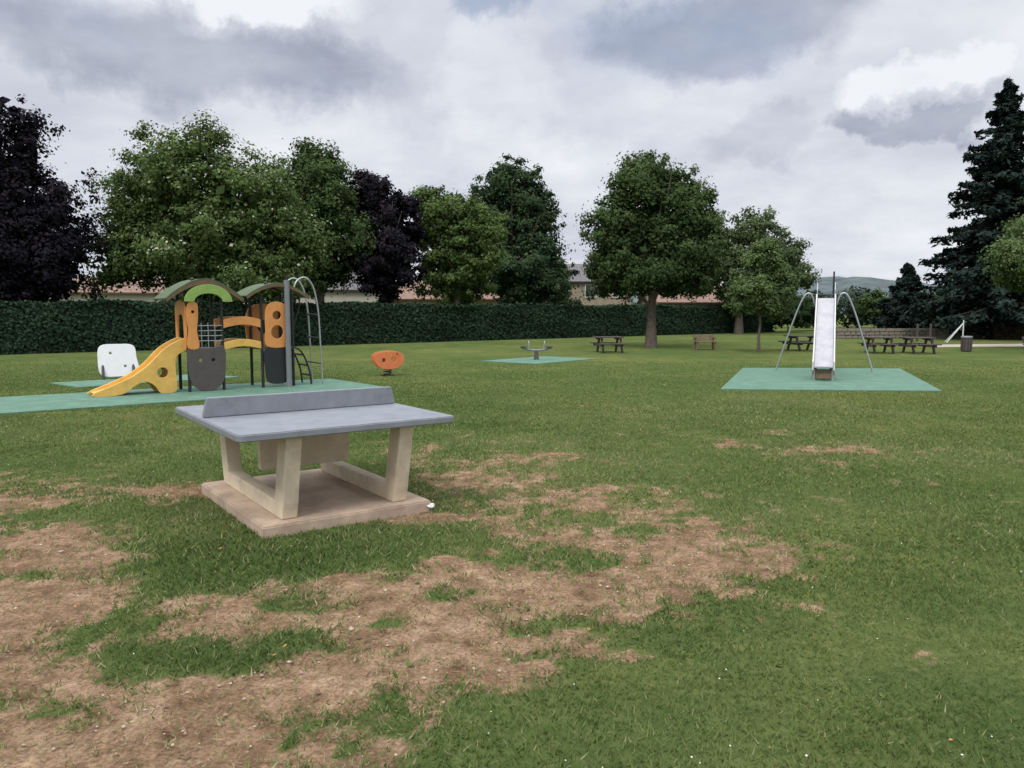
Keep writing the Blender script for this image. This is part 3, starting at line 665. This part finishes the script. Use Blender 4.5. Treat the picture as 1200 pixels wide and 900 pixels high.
np_mesh('foliage',leaf_quads(P,np.concatenate(Ns),np.concatenate(Ss)),4,M['far'],np.concatenate(Ts),e)
bm=bmesh.new(); rows=[]
for j in range(14):
    row=[]
    for i in range(241):
        xx=-700+i*6; t=j/13; yy=330+t*300
        ridge=14+8*math.exp(-((xx-185)/60)**2)+3*mn.noise(Vector((xx*.012,1,0)))-9*(xx<110)*min(1,(110-xx)/150)
        z_=ridge*math.sin(math.pi*t)**.8+ (2.0*mn.noise(Vector((xx*.13,yy*.1,4)))+2.2*mn.noise(Vector((xx*.35,yy*.3,4))))*(t>0.1)-.5
        row.append(bm.verts.new((xx,yy,z_)))
    rows.append(row)
for j in range(13):
    for i in range(240): bm.faces.new((rows[j][i],rows[j][i+1],rows[j+1][i+1],rows[j+1][i]))
bm_obj('hill',bm,M['hill'])

# ---------------------------------------------------------------- sky (world)
w=bpy.data.worlds.new('World'); sc.world=w; w.use_nodes=True; nt=w.node_tree; nt.nodes.clear(); L=nt.links
SE,SR=R(52),R(205)
out=nt.nodes.new('ShaderNodeOutputWorld'); tcw=nt.nodes.new('ShaderNodeTexCoord'); D=tcw.outputs['Generated']
sky=nt.nodes.new('ShaderNodeTexSky'); sky.sky_type='NISHITA'; sky.sun_disc=False; sky.sun_elevation=SE; sky.sun_rotation=SR
def mth(op,a,b=None,c=None,clamp=False):
    n=nt.nodes.new('ShaderNodeMath'); n.operation=op; n.use_clamp=clamp
    for i,v in enumerate((a,b,c)):
        if v is None: continue
        if isinstance(v,(int,float)): n.inputs[i].default_value=v
        else: L.new(v,n.inputs[i])
    return n.outputs[0]
sep=nt.nodes.new('ShaderNodeSeparateXYZ'); L.new(D,sep.inputs[0]); dx,dy,dz=sep.outputs
zz=mth('ADD',mth('MAXIMUM',dz,0.0),.24)
px=mth('DIVIDE',dx,zz); py=mth('DIVIDE',dy,zz)
cmb=nt.nodes.new('ShaderNodeCombineXYZ'); L.new(px,cmb.inputs[0]); L.new(py,cmb.inputs[1])
def wn(scale,detail,rough,off=0,dist=0.0,vec=None):
    n=nt.nodes.new('ShaderNodeTexNoise'); n.noise_dimensions='4D'; n.inputs['W'].default_value=off
    n.inputs['Scale'].default_value=scale; n.inputs['Detail'].default_value=detail; n.inputs['Roughness'].default_value=rough; n.inputs['Distortion'].default_value=dist
    L.new(vec or cmb.outputs[0],n.inputs['Vector']); return n
n1=wn(1.0,7,.52,3.1,.3).outputs['Fac']
n2=wn(3.0,5,.6,8.4,.2).outputs['Fac']
dw=wn(8,6,.62,1.7,0,D); sp=nt.nodes.new('ShaderNodeSeparateXYZ'); L.new(dw.outputs['Color'],sp.inputs[0])
wx=mth('ADD',dx,mth('MULTIPLY',mth('SUBTRACT',sp.outputs[0],.5),.22)); wz=mth('ADD',dz,mth('MULTIPLY',mth('SUBTRACT',sp.outputs[1],.5),.17))
def blob(cx,cz,rx,rz,hard=1.0):
    a_=mth('POWER',mth('DIVIDE',mth('SUBTRACT',wx,cx),rx),2.0); b=mth('POWER',mth('DIVIDE',mth('SUBTRACT',wz,cz),rz),2.0)
    return mth('MULTIPLY',mth('SUBTRACT',1.0,mth('ADD',a_,b)),hard,clamp=True)
val=mth('ADD',mth('MULTIPLY',mth('SUBTRACT',n1,.5),1.25),mth('MULTIPLY',mth('SUBTRACT',n2,.5),.6))
val=mth('ADD',val,.73)
for (cx,cz,rx,rz,s_,hd) in [(-.34,.275,.24,.06,-.38,1.4),(.235,.32,.17,.06,-.36,1.6),(.29,.205,.10,.028,-.16,1.3),(.445,.212,.065,.028,-.32,1.8),(.44,.246,.068,.032,.30,1.6),(-.10,.20,.18,.04,.12,1.5),(-.27,.35,.12,.028,.28,1.5),(.08,.16,.12,.05,.12,1.5),(-.03,.27,.07,.08,.14,1.5)]:
    val=mth('ADD',val,mth('MULTIPLY',blob(cx,cz,rx,rz,hd),s_))
cr=nt.nodes.new('ShaderNodeValToRGB'); el=cr.color_ramp.elements
st=[(0.0,(.27,.30,.37)),(.3,(.37,.40,.49)),(.52,(.54,.57,.665)),(.72,(.68,.71,.79)),(1.0,(.88,.90,.94))]
while len(el)<len(st): el.new(.5)
for i,(p_,c_) in enumerate(st): el[i].position=p_; el[i].color=(*c_,1)
L.new(val,cr.inputs[0])
br=nt.nodes.new('ShaderNodeMapRange'); br.interpolation_type='SMOOTHSTEP'; br.inputs[1].default_value=.40; br.inputs[2].default_value=.85; br.inputs[3].default_value=1.0; br.inputs[4].default_value=3.1; L.new(dz,br.inputs[0])
bgc=nt.nodes.new('ShaderNodeBackground'); L.new(cr.outputs[0],bgc.inputs[0]); L.new(br.outputs[0],bgc.inputs[1])
bgs=nt.nodes.new('ShaderNodeBackground'); L.new(sky.outputs[0],bgs.inputs[0]); bgs.inputs[1].default_value=.12
gap=nt.nodes.new('ShaderNodeMapRange'); gap.inputs[1].default_value=.53; gap.inputs[2].default_value=.64; gap.inputs[3].default_value=0; gap.inputs[4].default_value=.5
L.new(wn(1.5,5,.55,21.3,.3).outputs['Fac'],gap.inputs[0])
hm=nt.nodes.new('ShaderNodeMapRange'); hm.inputs[1].default_value=.22; hm.inputs[2].default_value=.36; L.new(dz,hm.inputs[0])
bl=mth('MAXIMUM',mth('MULTIPLY',gap.outputs[0],hm.outputs[0]),mth('MULTIPLY',blob(-.52,.335,.06,.04,1.5),.6))
bl=mth('MAXIMUM',bl,mth('MULTIPLY',blob(-.03,.37,.05,.035,1.5),.5))
mx=nt.nodes.new('ShaderNodeMixShader'); L.new(bl,mx.inputs[0]); L.new(bgc.outputs[0],mx.inputs[1]); L.new(bgs.outputs[0],mx.inputs[2]); L.new(mx.outputs[0],out.inputs[0])
sd=bpy.data.lights.new('sun','SUN'); sd.energy=1.5; sd.angle=R(16); sd.color=(1,.94,.84)
so=link(bpy.data.objects.new('sun',sd))
sv=Vector((math.sin(SR)*math.cos(SE),math.cos(SR)*math.cos(SE),math.sin(SE)))
so.rotation_euler=sv.to_track_quat('Z','Y').to_euler(); so.location=(0,0,30)

# ---------------------------------------------------------------- camera
cd=bpy.data.cameras.new('camera'); cd.lens=27; cd.sensor_width=36; cd.clip_end=5000; cd.clip_start=.05
co=link(bpy.data.objects.new('camera',cd)); co.location=(0,0,1.6); co.rotation_euler=(R(90-5.4),0,0)
sc.camera=co
sc.view_settings.view_transform='Standard'; sc.view_settings.look='None'; sc.view_settings.exposure=0
